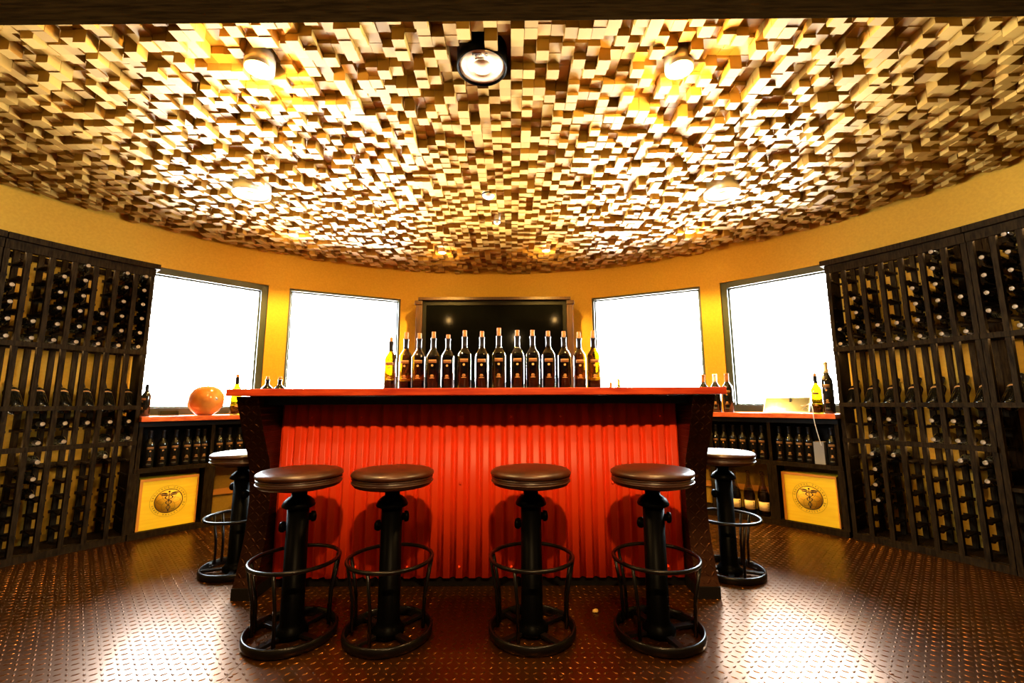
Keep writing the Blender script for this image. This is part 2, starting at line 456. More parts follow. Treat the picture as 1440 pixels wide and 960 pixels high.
def upright_bottle(kind, label, cat, loc, rotz=0, group=None, cork=.03, fill=.05, scale=1., glassmat=None, name='wine_bottle'):
    rt = thing(name, label, cat, loc, rotz, group)
    if kind == 'open':           # hollow tinted glass with some wine left, foil collar and a pushed-in cork
        out = [p for p in BP[:-2]]
        inner = [(.0118, .293), (.0114, .285), (.0114, .245), (.0124, .234), (.0156, .2245), (.0226, .2135), (.0306, .199), (.0345, .187), (.0351, .178), (.0351, .008), (.03, .006), (0, .008)]
        bm = BM(); lathe(bm, out+[(.0150, .2945), (.0125, .2948)]+inner, 32); obj('glass_body', bm, glassmat or M['green_glass'], rt)
        bm = BM(); lathe(bm, [(0, .0085), (.029, .0075), (.0349, .011), (.0349, fill), (0, fill)], 28); obj('wine', bm, M['wine'], rt)
        bm = BM(); lathe(bm, [(.0139, .236), (.0151, .236), (.0142, .246), (.0141, .283), (.0161, .2855), (.0161, .2935), (.0158, .2937), (.0158, .286), (.0139, .284)], 24, close=True); obj('foil_collar', bm, M['foil'], rt)
        bm = BM(); lathe(bm, [(0, .272), (.0105, .272), (.0112, .295), (.0116, .295+cork), (.0105, .2965+cork), (0, .2965+cork)], 18); obj('cork', bm, M['cork'], rt)
    else:
        bm = BM(); lathe(bm, BP, 24); obj('glass_body', bm, M['dark_bottle'], rt)
        bm = BM(); lathe(bm, [(.0142, .232), (.0158, .232), (.0150, .246), (.0147, .285), (.0162, .288), (.0160, .296), (0, .2975)], 20); obj('capsule', bm, M['foil'], rt)
    if name != 'wine_bottle_plain':
        bm = BM(); band(bm, .0377, .148, .166, -PI/2-.62, -PI/2+.62); obj('name_band', bm, M['goldband'], rt)
        bm = BM(); wrap_text(bm, 'CADUCEUS', .0125, .0384, .157, sx=.86, depth=.0002); obj('lettering', bm, M['ink'], rt)
        bm = BM()
        for i in range(1, 2):
            b2 = [bm.verts.new((.0380*math.cos(-PI/2+.0062*math.cos(a)/.038), .0380*math.sin(-PI/2+.0062*math.cos(a)/.038), .1335+.0062*math.sin(a))) for a in [2*PI*k/20 for k in range(20)]]
            bm.faces.new(b2)
        for (z0, z1, w) in ((.078, .081, .18), (.072, .075, .26), (.066, .068, .2), (.061, .0635, .36)):
            band(bm, .0379, z0, z1, -PI/2-w, -PI/2+w, n=6, thick=.0004)
        obj('print', bm, M['gold'], rt)
        if kind != 'open':
            bm = BM(); band(bm, .0377, .02, .034, -PI/2-.55, -PI/2+.35); obj('vintage_strip', bm, M['black_label'], rt)
    rt.scale = (scale,)*3
    return rt

# ------------------------------------------------------------------ wine racks
ROWS = [1.43, 1.541, 1.652, 1.763, 1.874, 1.985]; MID = [.745, .868]; LOW = [.09, .197, .302, .408, .515, .622]
def rack_unit(side, k, c0, ncol, label, bins=False, end=False):
    """columns at centre angles c0 + i*1.935 (side = -1 left / +1 right)"""
    st = 1.935; cols = [side*(c0+i*st) for i in range(ncol)]
    e0 = side*(c0-st/2); e1 = side*(c0+(ncol-.5)*st); mid = (e0+e1)/2
    root = thing('wine_rack', label, 'wine rack', P3(mid, RF+.14, 0), -R(mid), 'dark wooden wine racks')
    def part(name, bm, m=M['rack']): return obj(name, bm, m, root, world=True)
    bm = BM(); arc_box(bm, e0, e1, RF+.002, RF+.03, 0, .045); arc_box(bm, e0, e1, RF+.03, RW-.012, .0, .05); part('plinth', bm)
    a, b = (e0-side*.35, e1) if end else (e0, e1)
    bm = BM(); arc_box(bm, a, b, RF-.035, RW-.008, 2.055, 2.095); part('cornice', bm)
    bm = BM(); arc_box(bm, e0, e1, RF-.004, RF+.02, 1.995, 2.055); part('top_rail', bm, M['rack'])
    bm = BM(); arc_box(bm, e0, e1, RF-.008, RF+.016, 1.372, 1.405); part('rail', bm)
    bm = BM(); arc_box(bm, e0, e1, RF-.006, RF+.27, .955, .985); part('display_shelf', bm)
    if not bins:
        bm = BM(); arc_box(bm, e0, e1, RF-.008, RF+.016, .69, .722); part('rail', bm)
    else:
        bm = BM(); arc_box(bm, e0, e1, RF+.01, RF+.27, .47, .492); part('bin_shelf', bm)
    # added glowing strips, hidden behind the front rails to brighten the wall behind
    for z in (1.380, .698, 2.0):
        if bins and z < 1: continue
        bm = BM(); arc_box(bm, e0+side*.3, e1-side*.3, RF+.022, RF+.034, z, z+.008); part('added_glow_strip', bm, M['added_strip'])
    # rear rails fixed to the wall side
    for z in (.55, 1.38, 2.0):
        bm = BM(); arc_box(bm, e0, e1, RF+.255, RF+.275, z, z+.04); part('rear_rail', bm)
    hw = math.degrees(.013/RF)
    for i in range(ncol+1):
        th = side*(c0+(i-.5)*st)
        if i == 0: th += side*hw
        if i == ncol: th -= side*hw
        bm = BM()
        M4 = Matrix.Translation((CX, CY, 0)) @ Matrix.Rotation(-R(th), 4, 'Z')
        box(bm, -.013, .013, RF+.004, RF+.04, .045, 2.055, M4)
        if not (i == 0 and end): box(bm, -.015, .015, RF+.225, RF+.255, .05, 2.055, M4)
        lv = ROWS + ([] if bins else MID+LOW)
        if bins and i not in (0, ncol):
            bmesh.ops.delete(bm, geom=bm.verts[:], context='VERTS')
            box(bm, -.013, .013, RF+.004, RF+.04, .985, 2.055, M4); box(bm, -.015, .015, RF+.225, RF+.255, .985, 2.055, M4)
        for z in lv:
            # rungs along the depth carry the bottles; they stand proud on both faces
            box(bm, -.026, .026, RF+.042, RF+.07, z-.052, z-.038, M4)
            box(bm, -.022, .022, RF+.07, RF+.215, z-.050, z-.039, M4)
            box(bm, -.034, .034, RF+.215, RF+.225, z-.056, z-.036, M4)
        if i == 0 and end: box(bm, -.013, .004, RF+.04, RW-.02, .045, 2.055, M4)
        part('bottle_ladder', bm)
    return root
rack_unit(-1, 1, 53.2, 7, 'left dark wooden wine rack beside the window, bottles lying neck out', end=True)
rack_unit(-1, 2, 53.2+7*1.935+.1, 3, 'dark wine rack at the far left edge, beyond the rack beside the window')
rack_unit(1, 1, 53.45, 7, 'right dark wooden wine rack beside the window with white cable counter', end=True)
rack_unit(1, 2, 67.06, 4, 'dark wine rack at far right edge, with open bins below the display row', bins=True)

ORD = ['first', 'second', 'third', 'fourth', 'fifth', 'sixth', 'seventh', 'eighth', 'ninth']
proto = rack_bottle(); used = False
def put_bottle(side, th, z, label, group):
    global used
    o = proto if not used else dup(proto); used = True
    tag(o, label, 'bottle', group)
    jit = random.uniform(-.006, .012)
    p = P3(th+random.uniform(-.1, .1), RF+.003+jit, z-.0375)
    o.location = p; o.rotation_euler = (0, 0, -R(th)+random.uniform(-.02, .02))
UL = {0: range(6), 1: range(6), 2: range(3), 3: range(6), 4: range(5), 5: range(2), 6: range(4)}
ML = {0: (0, 1), 1: (0, 1), 2: (1,), 3: (0, 1), 4: (0, 1)}; LL = {1: (5,), 4: (5, 4, 3)}
UR = {0: range(2), 1: range(4), 2: range(2), 3: range(2), 4: range(4), 5: range(6), 6: range(3)}
MR = {1: (0, 1), 2: (0, 1), 4: (0, 1), 5: (0, 1), 6: (0, 1)}; LR = {1: (5, 4, 3, 2), 2: (5,), 5: (5,), 6: (5, 4)}
U2 = {0: (1, 2, 3, 4), 1: range(6), 2: (0, 1, 2)}
for side, c0, sets, nm in ((-1, 53.2, (UL, ML, LL), 'left rack'), (1, 53.45, (UR, MR, LR), 'right rack'), (1, 67.06, (U2, {}, {}), 'far right rack')):
    for sec, zz, d in (('top section', ROWS, sets[0]), ('middle section', MID, sets[1]), ('bottom section', LOW, sets[2])):
        for k, rows in d.items():
            for r_ in rows:
                put_bottle(side, side*(c0+k*1.935), zz[r_],
                           'bottle in %s %s, %s column from window, %s row up' % (nm, sec, ORD[k], ORD[r_]),
                           'bottles lying in the %s' % nm)
dproto = display_bottle(); dused = False
for side, c0, n, nm in ((-1, 53.2, 7, 'left'), (1, 53.45, 7, 'right'), (1, 67.06, 2, 'far right')):
    for k in range(n):
        o = dproto if not dused else dup(dproto); dused = True
        th = side*(c0+k*1.935)
        tag(o, 'dark bottle reclining base outward on %s rack display shelf, %s from the window' % (nm, ORD[k]), 'bottle', 'bottles reclining on the display shelves')
        o.location = P3(th, RF+.005, .985); o.rotation_euler = (0, 0, -R(th))

# ------------------------------------------------------------------ wall counters and shelf cabinets
for side, nm in ((-1, 'left'), (1, 'right')):
    a, b = side*52.2, side*14.6; m = (a+b)/2
    w = thing('worktop', 'long curved orange-red wooden worktop under the %s windows' % nm, 'worktop', P3(m, RF+.13, .862), -R(m), 'curved worktops')
    bm = BM(); arc_box(bm, a, b, RF-.05, RW-.004, .862, .900, 1.2); obj('top_board', bm, M['worktop'], w, world=True, bevel=.003)
    cb = thing('shelf_cabinet', 'dark open shelf cabinet below the %s worktop holding rows of bottles' % nm, 'cabinet', P3(m, RF+.13, 0), -R(m), 'open shelf cabinets')
    a2 = side*52.15
    bm = BM(); arc_box(bm, a2, b, RF-.002, RW-.015, .0, .045); obj('plinth', bm, M['rack'], cb, world=True)
    bm = BM(); arc_box(bm, a2, b, RF+.01, RW-.015, .475, .508); obj('shelf', bm, M['rack'], cb, world=True)
    bm = BM(); arc_box(bm, a2, b, RF+.0, RF+.025, .822, .860); obj('top_rail', bm, M['blackwood'], cb, world=True)
    bm = BM(); arc_box(bm, a2, b, RF+.235, RF+.247, .508, .86); obj('back_panel', bm, M['blackwood'], cb, world=True)
    bm = BM(); arc_box(bm, a2, b, RW-.04, RW-.02, .2, .25); obj('rear_rail', bm, M['crate_edge'], cb, world=True)
    for t in (51.9, 43.9, 36, 28, 20, 15):
        M4 = Matrix.Translation((CX, CY, 0)) @ Matrix.Rotation(-R(side*t), 4, 'Z')
        bm = BM(); wd = .035 if t == 43.9 else .02
        box(bm, -wd, wd, RF+.004, RW-.05, .045, .474, M4); obj('divider', bm, M['rack'], cb, world=True)
        bm = BM(); box(bm, -.012, .012, RF+.008, RF+.234, .509, .821, M4); obj('divider', bm, M['rack'], cb, world=True)

sb = upright_bottle('shelf', 'x', 'bottle', (0, 0, 0), group='bottles under the worktops')
first = True
SL = [50.75, 49.35, 47.95, 46.6, 45.35, 44.35+.35, 42.75, 41.5, 40.2, 38.9]
SR = [36.6, 37.7, 39.0, 40.25, 41.6, 42.8, 45.0, 46.2, 47.4, 48.5, 51.05]
SL = [50.7, 49.35, 48.0, 46.7, 45.55, 44.75, 42.95, 41.75, 40.5, 39.2]
for side, L, nm in ((-1, SL, 'left'), (1, SR, 'right')):
    L = sorted(L, reverse=True)
    for i, t in enumerate(L):
        o = sb if first else dup(sb); first = False
        w_ = ['first', 'second', 'third', 'fourth', 'fifth', 'sixth', 'seventh', 'eighth', 'ninth', 'tenth', 'eleventh'][i]
        tag(o, 'dark bottle with gold band standing under %s worktop, %s from the wine rack' % (nm, w_), 'bottle', 'bottles under the worktops')
        o.location = P3(side*t, RF+.06, .508); o.rotation_euler = (0, 0, -R(side*t)+random.uniform(-.15, .15)); o.scale = (.95, .95, .95)
gx = thing('carton', 'small grey carton on the shelf under the right worktop', 'box', P3(49.6, RF+.07, .508), -R(49.6))
bm = BM(); box(bm, -.035, .035, -.035, .035, 0, .17); obj('carton_body', bm, M['grey_box'], gx, bevel=.002)
bm = BM(); box(bm, -.036, .036, -.002, .036, .1705, .172); obj('flap', bm, M['cream_label'], gx)

# sparkling bottles in the low cubby
def fizz(label, loc, rot):
    rt = thing('sparkling_bottle', label, 'bottle', loc, rot, 'sparkling bottles in the low cubby')
    prof = [(0, .012), (.03, .003), (.040, 0), (.0435, .006), (.0435, .145), (.041, .165), (.033, .195), (.023, .225), (.0165, .25), (.0145, .275), (.0135, .325), (.0165, .33), (.0165, .338), (.014, .342)]
    inner = [(.012, .338), (.0115, .275), (.0138, .25), (.020, .225), (.030, .195), (.0382, .165), (.0405, .145), (.0405, .01), (0, .014)]
    bm = BM(); lathe(bm, prof+inner, 24); obj('glass_body', bm, M['clear_glass'], rt)
    bm = BM(); lathe(bm, [(0, .0145), (.040, .0115), (.040, .145), (.0375, .165), (.0295, .193), (0, .193)], 24); obj('wine', bm, M['wine'], rt)
    bm = BM(); band(bm, .0437, .045, .115, -PI/2-1.1, -PI/2+1.1, n=14); obj('label', bm, M['cream_label'], rt)
    bm = BM()
    for z0, a0, a1 in ((.098, .62, .9), (.088, .7, .85), (.076, .66, .88), (.064, .72, .84), (.054, .68, .9)):
        band(bm, .0444, z0, z0+.006, -PI/2+a0, -PI/2+a1, n=3, thick=.0003)
    obj('print', bm, M['ink'], rt)
    return rt
for i, t in enumerate((42.4, 40.55, 38.7, 36.85)):
    fizz('amber-labelled sparkling bottle in the front row of the cubby, %s from the yellow crate' % ORD[i], P3(t, RF+.06, .045), -R(t)+.1)
for i, t in enumerate((41.9, 40.1, 38.2, 36.4)):
    fizz('sparkling bottle in the back row of the cubby, %s from the yellow crate' % ORD[i], P3(t, RF+.165, .045), -R(t))

# ------------------------------------------------------------------ yellow crates with the branded emblem
def crate(th, label):
    rt = thing('wine_crate', label, 'crate', P3(th, RF+.03, .0455), -R(th), 'yellow wine crates')
    W, H = .186, .378
    bm = BM(); box(bm, -W, W, .012, .17, 0, H)
    obj('crate_box', bm, M['crate'], rt, bevel=.002)
    bm = BM()
    box(bm, -W, -W+.018, 0, .012, 0, H); box(bm, W-.008, W, 0, .012, 0, H); box(bm, -W+.018, W-.008, 0, .012, H-.018, H)
    obj('lid_rim', bm, M['crate_edge'], rt)
    bm = BM(); box(bm, -W+.0185, W-.0085, .004, .0118, .001, H-.0185)
    obj('sliding_lid', bm, M['crate'], rt)
    # emblem in the X-Z plane, facing -Y
    up = Matrix.Translation((.0, .0036, H*.52)) @ Matrix.Rotation(PI/2, 4, 'X')
    bm = BM(); lathe(bm, [(0, 0), (.086, 0), (.086, .0002), (0, .0002)], 40, up); obj('emblem_disc', bm, M['burn'], rt)
    bm = BM()
    ring_flat(bm, .086, .0905, .0, .0006, 48, up); ring_flat(bm, .1165, .1175, .0, .0006, 48, up)
    for i in range(6):      # faint interlaced circles
        a = PI/6+i*PI/3
        ring_flat(bm, .0425, .0436, .0002, .0005, 32, up @ Matrix.Translation((.042*math.cos(a), .042*math.sin(a), 0)))
    obj('emblem_rings', bm, M['ink'], rt)
    bm = BM()
    def q(pts, z=.0008):
        n = len(pts); a = [bm.verts.new(up @ Vector((x, y, .0002))) for x, y in pts]; b = [bm.verts.new(up @ Vector((x, y, z))) for x, y in pts]
        bm.faces.new(b); bm.faces.new(a[::-1])
        for i in range(n): bm.faces.new((a[i], a[(i+1) % n], b[(i+1) % n], b[i]))
    for sx in (-1, 1):      # wings
        q([(sx*.004, .05), (sx*.02, .063), (sx*.058, .062), (sx*.06, .056), (sx*.02, .052)][::sx])
        q([(sx*.004, .044), (sx*.02, .05), (sx*.052, .05), (sx*.05, .044), (sx*.018, .04)][::sx])
    lathe(bm, [(0, .0002), (.007, .0002), (.007, .0009), (0, .0009)], 14, up @ Matrix.Translation((0, .069, 0)))
    q([(-.0022, .06), (-.0015, -.083), (.0015, -.083), (.0022, .06)])
    for ph in (0, PI):      # twin serpents winding down, narrowing
        prev = None
        for i in range(49):
            t = i/48; y = .045-.122*t; A = .026*(1-.72*t); x = A*math.sin(ph+t*3.2*PI); w = .0042*(1-.5*t)
            cur = [(x-w, y), (x+w, y)]
            if prev and abs(prev[0][1]-y) > 1e-6: q([prev[0], cur[0], cur[1], prev[1]])
            prev = cur
    obj('emblem_caduceus', bm, M['ink'], rt)
    bm = BM()
    def arc_text(s, r, a_mid, span, top):
        n = len(s)
        for i, ch in enumerate(s):
            if ch == ' ': continue
            f = (i-(n-1)/2)/(n-1)
            a = a_mid - f*span if top else a_mid + f*span
            me = txt(ch, .0165, depth=.0002)
            rot = a-PI/2 if top else a+PI/2
            add_me(bm, me, up @ Matrix.Translation((r*math.cos(a), r*math.sin(a), .0004)) @ Matrix.Rotation(rot, 4, 'Z'))
            bpy.data.meshes.remove(me)
    arc_text('CADUCEUS CELLARS', .1035, PI/2, R(165), True)
    arc_text('VERDE VALLEY, AZ', .1035, -PI/2, R(150), False)
    obj('emblem_lettering', bm, M['ink'], rt, fix=False)
    return rt
crate(-48.15, 'yellow wooden wine crate with round emblem under the left worktop')
crate(48.0, 'yellow wooden wine crate with round emblem under the right worktop')

# ------------------------------------------------------------------ bar
XL, XR = -1.442, 1.061
bar = thing('bar_counter', 'free-standing bar with red corrugated front and rusty tread-plate posts', 'bar', ((XL+XR)/2, 2.75, 0))
# corrugated sheet
def valley(q):          # flat ridges with rounded V valleys between them
    q = abs((q+.5) % 1-.5)/.27
    return 0 if q >= 1 else (1-q)**1.0*(1-.25*(1-q)**3) if q > .02 else .75
bm = BM(); per = .0712; x = XL+.116; x1 = XR-.116; n = int((x1-x)/per*24); prev = None
for i in range(n+1):
    xx = x+(x1-x)*i/n; yy = 2.505+.030*valley((xx-x)/per)
    c = [bm.verts.new((xx, yy, .052)), bm.verts.new((xx, yy, 1.0))]
    c2 = [bm.verts.new((xx, yy+.001, .052)), bm.verts.new((xx, yy+.001, 1.0))]
    q = c + c2[::-1]
    if prev:
        for k in range(4): bm.faces.new((prev[k], q[k], q[(k+1) % 4], prev[(k+1) % 4])).smooth = True
    prev = q
obj('corrugated_panel', bm, M['red'], bar, world=True)
for zz in (.11, .55, .92):
    for k in range(9):
        bm = BM(); xx = x+per*(4*k+2.5)-per*.0
        if xx > x1-.03: continue
        lathe(bm, [(0, .012), (.0045, .011), (.0075, .004), (.008, 0), (0, 0)], 10, Matrix.Translation((xx, 2.505, zz)) @ Matrix.Rotation(PI/2, 4, 'X'))
        obj('screw', bm, M['red'], bar, world=True)
# posts: curved profile, widest at head and foot
front = [(2.366, .06), (2.385, .10), (2.407, .17), (2.428, .24), (2.443, .31), (2.455, .40), (2.456, .50), (2.445, .60), (2.425, .69), (2.39, .76), (2.355, .83), (2.325, .905), (2.298, .97), (2.272, 1.034)]
back_ = [(2.60, 1.034), (2.60, .06)]
for nm, a, b in (('l', XL, XL+.115), ('r', XR-.115, XR)):
    bm = BM(); prism(bm, front+back_, a, b); p = obj('post', bm, M['tread'], bar, world=True)
    bm = BM(); prism(bm, [(2.360, 0), (2.360, .06), (2.60, .06), (2.60, 0)], a-.001, b+.001); obj('post_foot', bm, M['blackwood'], p, bevel=.002)
    p2 = bar.children[-1]
    for o in p.children:
        o.matrix_parent_inverse = Matrix.Identity(4)
        o.data.transform(root_matrix(p).inverted())
bm = BM(); box(bm, XL+.116, XR-.116, 2.47, 2.53, 1.0, 1.034); box(bm, XL+.116, XR-.116, 2.33, 2.35, .99, 1.034); obj('apron', bm, M['steel'], bar, world=True)
bm = BM(); box(bm, XL+.116, XR-.116, 2.538, 2.604, 0, 1.0); obj('toe_kick', bm, M['blackwood'], bar, world=True)
bm = BM(); box(bm, XL+.02, XR-.02, 2.605, 2.62, .06, 1.03); box(bm, XL+.02, XL+.045, 2.62, 3.02, .0, 1.03); box(bm, XR-.045, XR-.02, 2.62, 3.02, .0, 1.03)
box(bm, XL+.045, XR-.045, 2.62, 3.0, .5, .52); obj('carcass', bm, M['blackwood'], bar, world=True)
bm = BM(); box(bm, -1.452, 1.088, 2.2, 3.06, 1.035, 1.072)
obj('bar_top', bm, M['bar_top'], bar, world=True, bevel=.004)

# row of opened bottles on the bar
xs = [-.671, -.588, -.515, -.436, -.355, -.263, -.167, -.073, .029, .114, .201, .288, .372, .451]
tops = [165, 150, 148, 145, 148, 137, 140, 133, 135, 135, 138, 142, 150, 148]
corks = [(165-140), (150-112), 30, 35, 20, 35, 32, 45, 33, 33, 30, 32, 35, 41]
def ytop(t):
    y = 440+t/4.235; v = (480-y)/607; up = .13875+.99033*v; fw = .99033-v*.13875
    return .369/(up/fw)
for i, x in enumerate(xs):
    Y = ytop(tops[i]); X = x*Y/2.38
    fill = (.055, .045, .05)[i % 3] if i in (0, 1, 2, 12, 13) else .186
    where = ['at the left end of the row', 'second from the left in the row', 'third from the left in the row', 'fourth from the left in the row', 'fifth from the left in the row',
             'sixth from the left in the row', 'seventh from the left in the row', 'in mid row with the tallest cork', 'sixth from the right in the row', 'fifth from the right in the row',
             'fourth from the right in the row', 'third from the right in the row', 'second from the right in the row', 'at the right end of the row'][i]
    upright_bottle('open', 'opened corked wine bottle on the bar, %s' % where, 'bottle', (X, Y, 1.0725), -.02*(i-7)*.3, 'opened bottles on the bar',
                   cork=corks[i]/4.235*Y/607*.98+.001, fill=fill)

# ------------------------------------------------------------------ stools
def make_stool():
    rt = bpy.data.objects.new('bar_stool', None); C.objects.link(rt)
    bm = BM(); lathe(bm, [(0, .668), (.172, .668), (.181, .674), (.184, .682), (.181, .689), (.168, .697), (.13, .703), (.06, .705), (0, .705)], 48); obj('seat_cushion', bm, M['leather'], rt)
    bm = BM(); lathe(bm, [(0, .627), (.15, .627), (.168, .632), (.175, .640), (.178, .651), (.174, .6675), (0, .6675)], 48); sb_ = obj('seat_band', bm, M['leather_side'], rt)
    bm = BM()
    for z, r_ in ((.6655, .1775), (.648, .179)):
        tube(bm, [(r_*math.cos(2*PI*k/48), r_*math.sin(2*PI*k/48), z) for k in range(48)], .0026, 6, True)
    obj('piping', bm, M['leather'], sb_)
    bm = BM(); lathe(bm, [(0, .60), (.035, .60), (.035, .615), (.11, .618), (.115, .6265), (0, .6265)], 32); obj('mounting_plate', bm, M['castiron'], rt)
    bm = BM(); lathe(bm, [(0, .012), (.07, .012), (.07, .03), (.056, .045), (.048, .06), (.046, .535), (0, .535)], 32); obj('column', bm, M['castiron'], rt)
    bm = BM(); lathe(bm, [(0, .535), (.058, .535), (.069, .541), (.070, .548), (.062, .564), (.047, .578), (.034, .585), (.032, .60), (0, .60)], 32); obj('cap', bm, M['castiron'], rt)
    for z, a in ((.488, R(15)), (.452, R(165))):
        mt = Matrix.Translation((0, 0, z)) @ Matrix.Rotation(a, 4, 'Z') @ Matrix.Rotation(PI/2, 4, 'Y')
        bm = BM(); lathe(bm, [(0, .03), (.016, .03), (.016, .055), (.023, .056), (.024, .066), (.021, .073), (.012, .076), (0, .076)], 20, mt); obj('side_knob', bm, M['castiron'], rt)
    bm = BM(); tube(bm, [(.183*math.cos(2*PI*k/56), .183*math.sin(2*PI*k/56), .317) for k in range(56)], .0085, 10, True); obj('foot_ring', bm, M['steel'], rt)
    bm = BM(); lathe(bm, [(.172, .004), (.182, .0), (.19, .006), (.192, .022), (.190, .036), (.184, .041), (.177, .038), (.178, .02)], 56, close=True); obj('base_ring', bm, M['steel'], rt)
    for a in (-1.9, -.05, .25, 2.9, 3.25):
        bm = BM(); tube(bm, [(.183*math.cos(a), .183*math.sin(a), .312), (.155*math.cos(a), .155*math.sin(a), .16), (.15*math.cos(a), .15*math.sin(a), .028)], .0075, 8); obj('strut', bm, M['steel'], rt)
    for k in range(4):
        a = PI/4+k*PI/2; bm = BM()
        mt = Matrix.Rotation(a, 4, 'Z'); box(bm, .05, .178, -.014, .014, .012, .026, mt); obj('spoke', bm, M['steel'], rt, bevel=.002)
    return rt
st0 = make_stool()
for i, (x, y, a, lb) in enumerate((
        (-.965, 2.03, .35, 'round brown leather bar stool before the bar, leftmost of the four'),
        (-.545, 2.035, .1, 'round brown leather bar stool before the bar, second from the left'),
        (.083, 2.045, -.1, 'round brown leather bar stool before the bar, third from the left'),
        (.633, 2.03, -.5, 'round brown leather bar stool before the bar, rightmost of the four'),
        (1.275, 2.70, .4, 'brown leather bar stool standing beside the right end of the bar'),
        (-1.675, 2.77, 2.7, 'brown leather bar stool standing beside the left end of the bar'))):
    o = st0 if i == 0 else dup(st0)
    tag(o, lb, 'stool', 'round leather bar stools'); o.location = (x, y, 0); o.rotation_euler = (0, 0, a)

# ------------------------------------------------------------------ dark glazed cabinet between the windows
cab = thing('glazed_cabinet', 'tall dark cabinet with black glass front between the two middle windows', 'cabinet', (P3(0, RW).x-.01, 4.62, 0))
bm = BM(); box(bm, -.785, .785, .03, .2, 0, 2.10); obj('carcass', bm, M['blackwood'], cab)
bm = BM(); box(bm, -.83, .83, -.03, .2, 2.103, 2.135); obj('top_board', bm, M['cabwood'], cab, bevel=.003)
for sx in (-1, 1):
    bm = BM(); box(bm, sx*.822-.034, sx*.822+.034, -.01, .14, 0, 2.055); p = obj('side_post', bm, M['cabwood'], cab, bevel=.003)
    bm = BM(); box(bm, sx*.828-.042, sx*.828+.042, -.02, .15, 2.055, 2.102)
    obj('post_cap', bm, M['cabwood'], p, bevel=.006)
bm = BM(); box(bm, -.785, -.745, -.0, .029, .1, 2.1); box(bm, .745, .785, -.0, .029, .1, 2.1); box(bm, -.745, .745, 0, .029, 2.05, 2.1); box(bm, -.745, .745, 0, .029, .1, .16); obj('door_frame', bm, M['blackwood'], cab, bevel=.002)
bm = BM(); box(bm, -.744, .744, .01, .02, .161, 2.049); obj('glass_door', bm, M['cabglass'], cab)

# ------------------------------------------------------------------ things on the worktops
g = thing('gourd_vase', 'round polished orange wooden gourd vase on the left worktop', 'vase', P3(-44.95, 3.43, .9005), 0)
bm = BM(); lathe(bm, [(0, .004), (.05, 0), (.066, .006), (.10, .035), (.128, .08), (.137, .125), (.132, .17), (.112, .21), (.08, .236), (.045, .249), (.02, .25), (0, .248)], 40, Matrix.Diagonal((1, .96, 1, 1))); obj('gourd_body', bm, M['gourd'], g)
bm = BM(); d_ = Vector((.90, -.36, .08)).normalized()
lathe(bm, [(0, 0), (.010, 0), (.010, .006), (.006, .009), (0, .009)], 16, Matrix.Translation(Vector((0, 0, .125))+d_*.130) @ d_.to_track_quat('Z', 'Y').to_matrix().to_4x4()); obj('silver_button', bm, M['alu'], g)
t = thing('dish', 'small clear rectangular dish on the left worktop beside the gourd vase', 'dish', P3(-48.9, 3.47, .9005), -R(-48.9))
bm = BM(); box(bm, -.06, .06, -.04, .04, 0, .004)
for a in ((-.06, -.056, -.04, .04), (.056, .06, -.04, .04), (-.056, .056, -.04, -.036), (-.056, .056, .036, .04)): box(bm, *a, .004, .04)
obj('tray', bm, M['clear_glass'], t)
def big(label, th, r, kind='plain', sc=1., gm=None, z=.9005):
    o = upright_bottle('open' if kind != 'plain' else 'shelf', label, 'bottle', P3(th, r, z), -R(th), None, glassmat=gm, fill=.07, scale=sc, cork=.022)
    return o
big('yellow-green wine bottle on left worktop, half hidden by the bar end', -41.3, 3.43, 'y', 1.12, M['yellow_glass'])
# wide shouldered magnum bottles
def magnum(label, th, r):
    rt = thing('magnum_bottle', label, 'bottle', P3(th, r, .9005), -R(th))
    bm = BM(); lathe(bm, [(0, .006), (.045, 0), (.052, .008), (.055, .10), (.057, .2), (.054, .222), (.045, .242), (.028, .258), (.017, .270), (.0145, .30), (0, .30)], 28); obj('glass_body', bm, M['dark_bottle'], rt)
    bm = BM(); lathe(bm, [(.0148, .275), (.0165, .275), (.016, .30), (.019, .303), (.019, .318), (0, .32)], 20); obj('capsule', bm, M['foil'], rt)
    bm = BM(); lathe(bm, [(0, .3205), (.0135, .3205), (.014, .345), (0, .346)], 16); obj('cork', bm, M['cork'], rt)
    return rt
magnum('dark round-shouldered bottle on left worktop, nearer the casement window', -37.3, 3.45)
magnum('dark round-shouldered bottle on left worktop, nearer the cabinet', -35.6, 3.45)
def tall(label, th, r, cap, sc=1.18):
    o = upright_bottle('shelf', label, 'bottle', P3(th, r, .9005), -R(th), None, scale=sc)
    for c in o.children:
        if c.name.startswith('capsule'): c.data.materials[0] = cap
    return o
tall('dark wine bottle with tan capsule, leftmost of three on the right worktop', 35.15, 3.45, M['cork'])
tall('dark wine bottle with white capsule, middle of three on the right worktop', 36.85, 3.45, M['white_plastic'])
tall('dark wine bottle with gold capsule, rightmost of three before the casement window', 38.6, 3.43, M['cork'])
big('bright yellow wine bottle on the right worktop before the window', 49.85, 3.42, 'y', 1.0, M['yellow_glass'])
tb = tall('dark wine bottle with hanging medal on right worktop against the rack', 51.25, 3.40, M['ribbon'], 1.0)
tb.scale = (1.0, 1.0, 1.36)
bm = BM(); tube(bm, [(.018*math.cos(a), .018*math.sin(a), .225-.02*math.sin(a)) for a in [2*PI*k/24 for k in range(24)]], .0028, 6, True)
lathe(bm, [(0, 0), (.013, 0), (.013, .003), (0, .003)], 18, Matrix.Translation((-.012, -.034, .205)) @ Matrix.Rotation(PI/2, 4, 'X')); obj('medal', bm, M['ribbon'], tb)
upright_bottle('shelf', 'dark wine bottle on the left worktop tight against the rack', 'bottle', P3(-51.4, 3.47, .9005), 0, None, scale=.85)
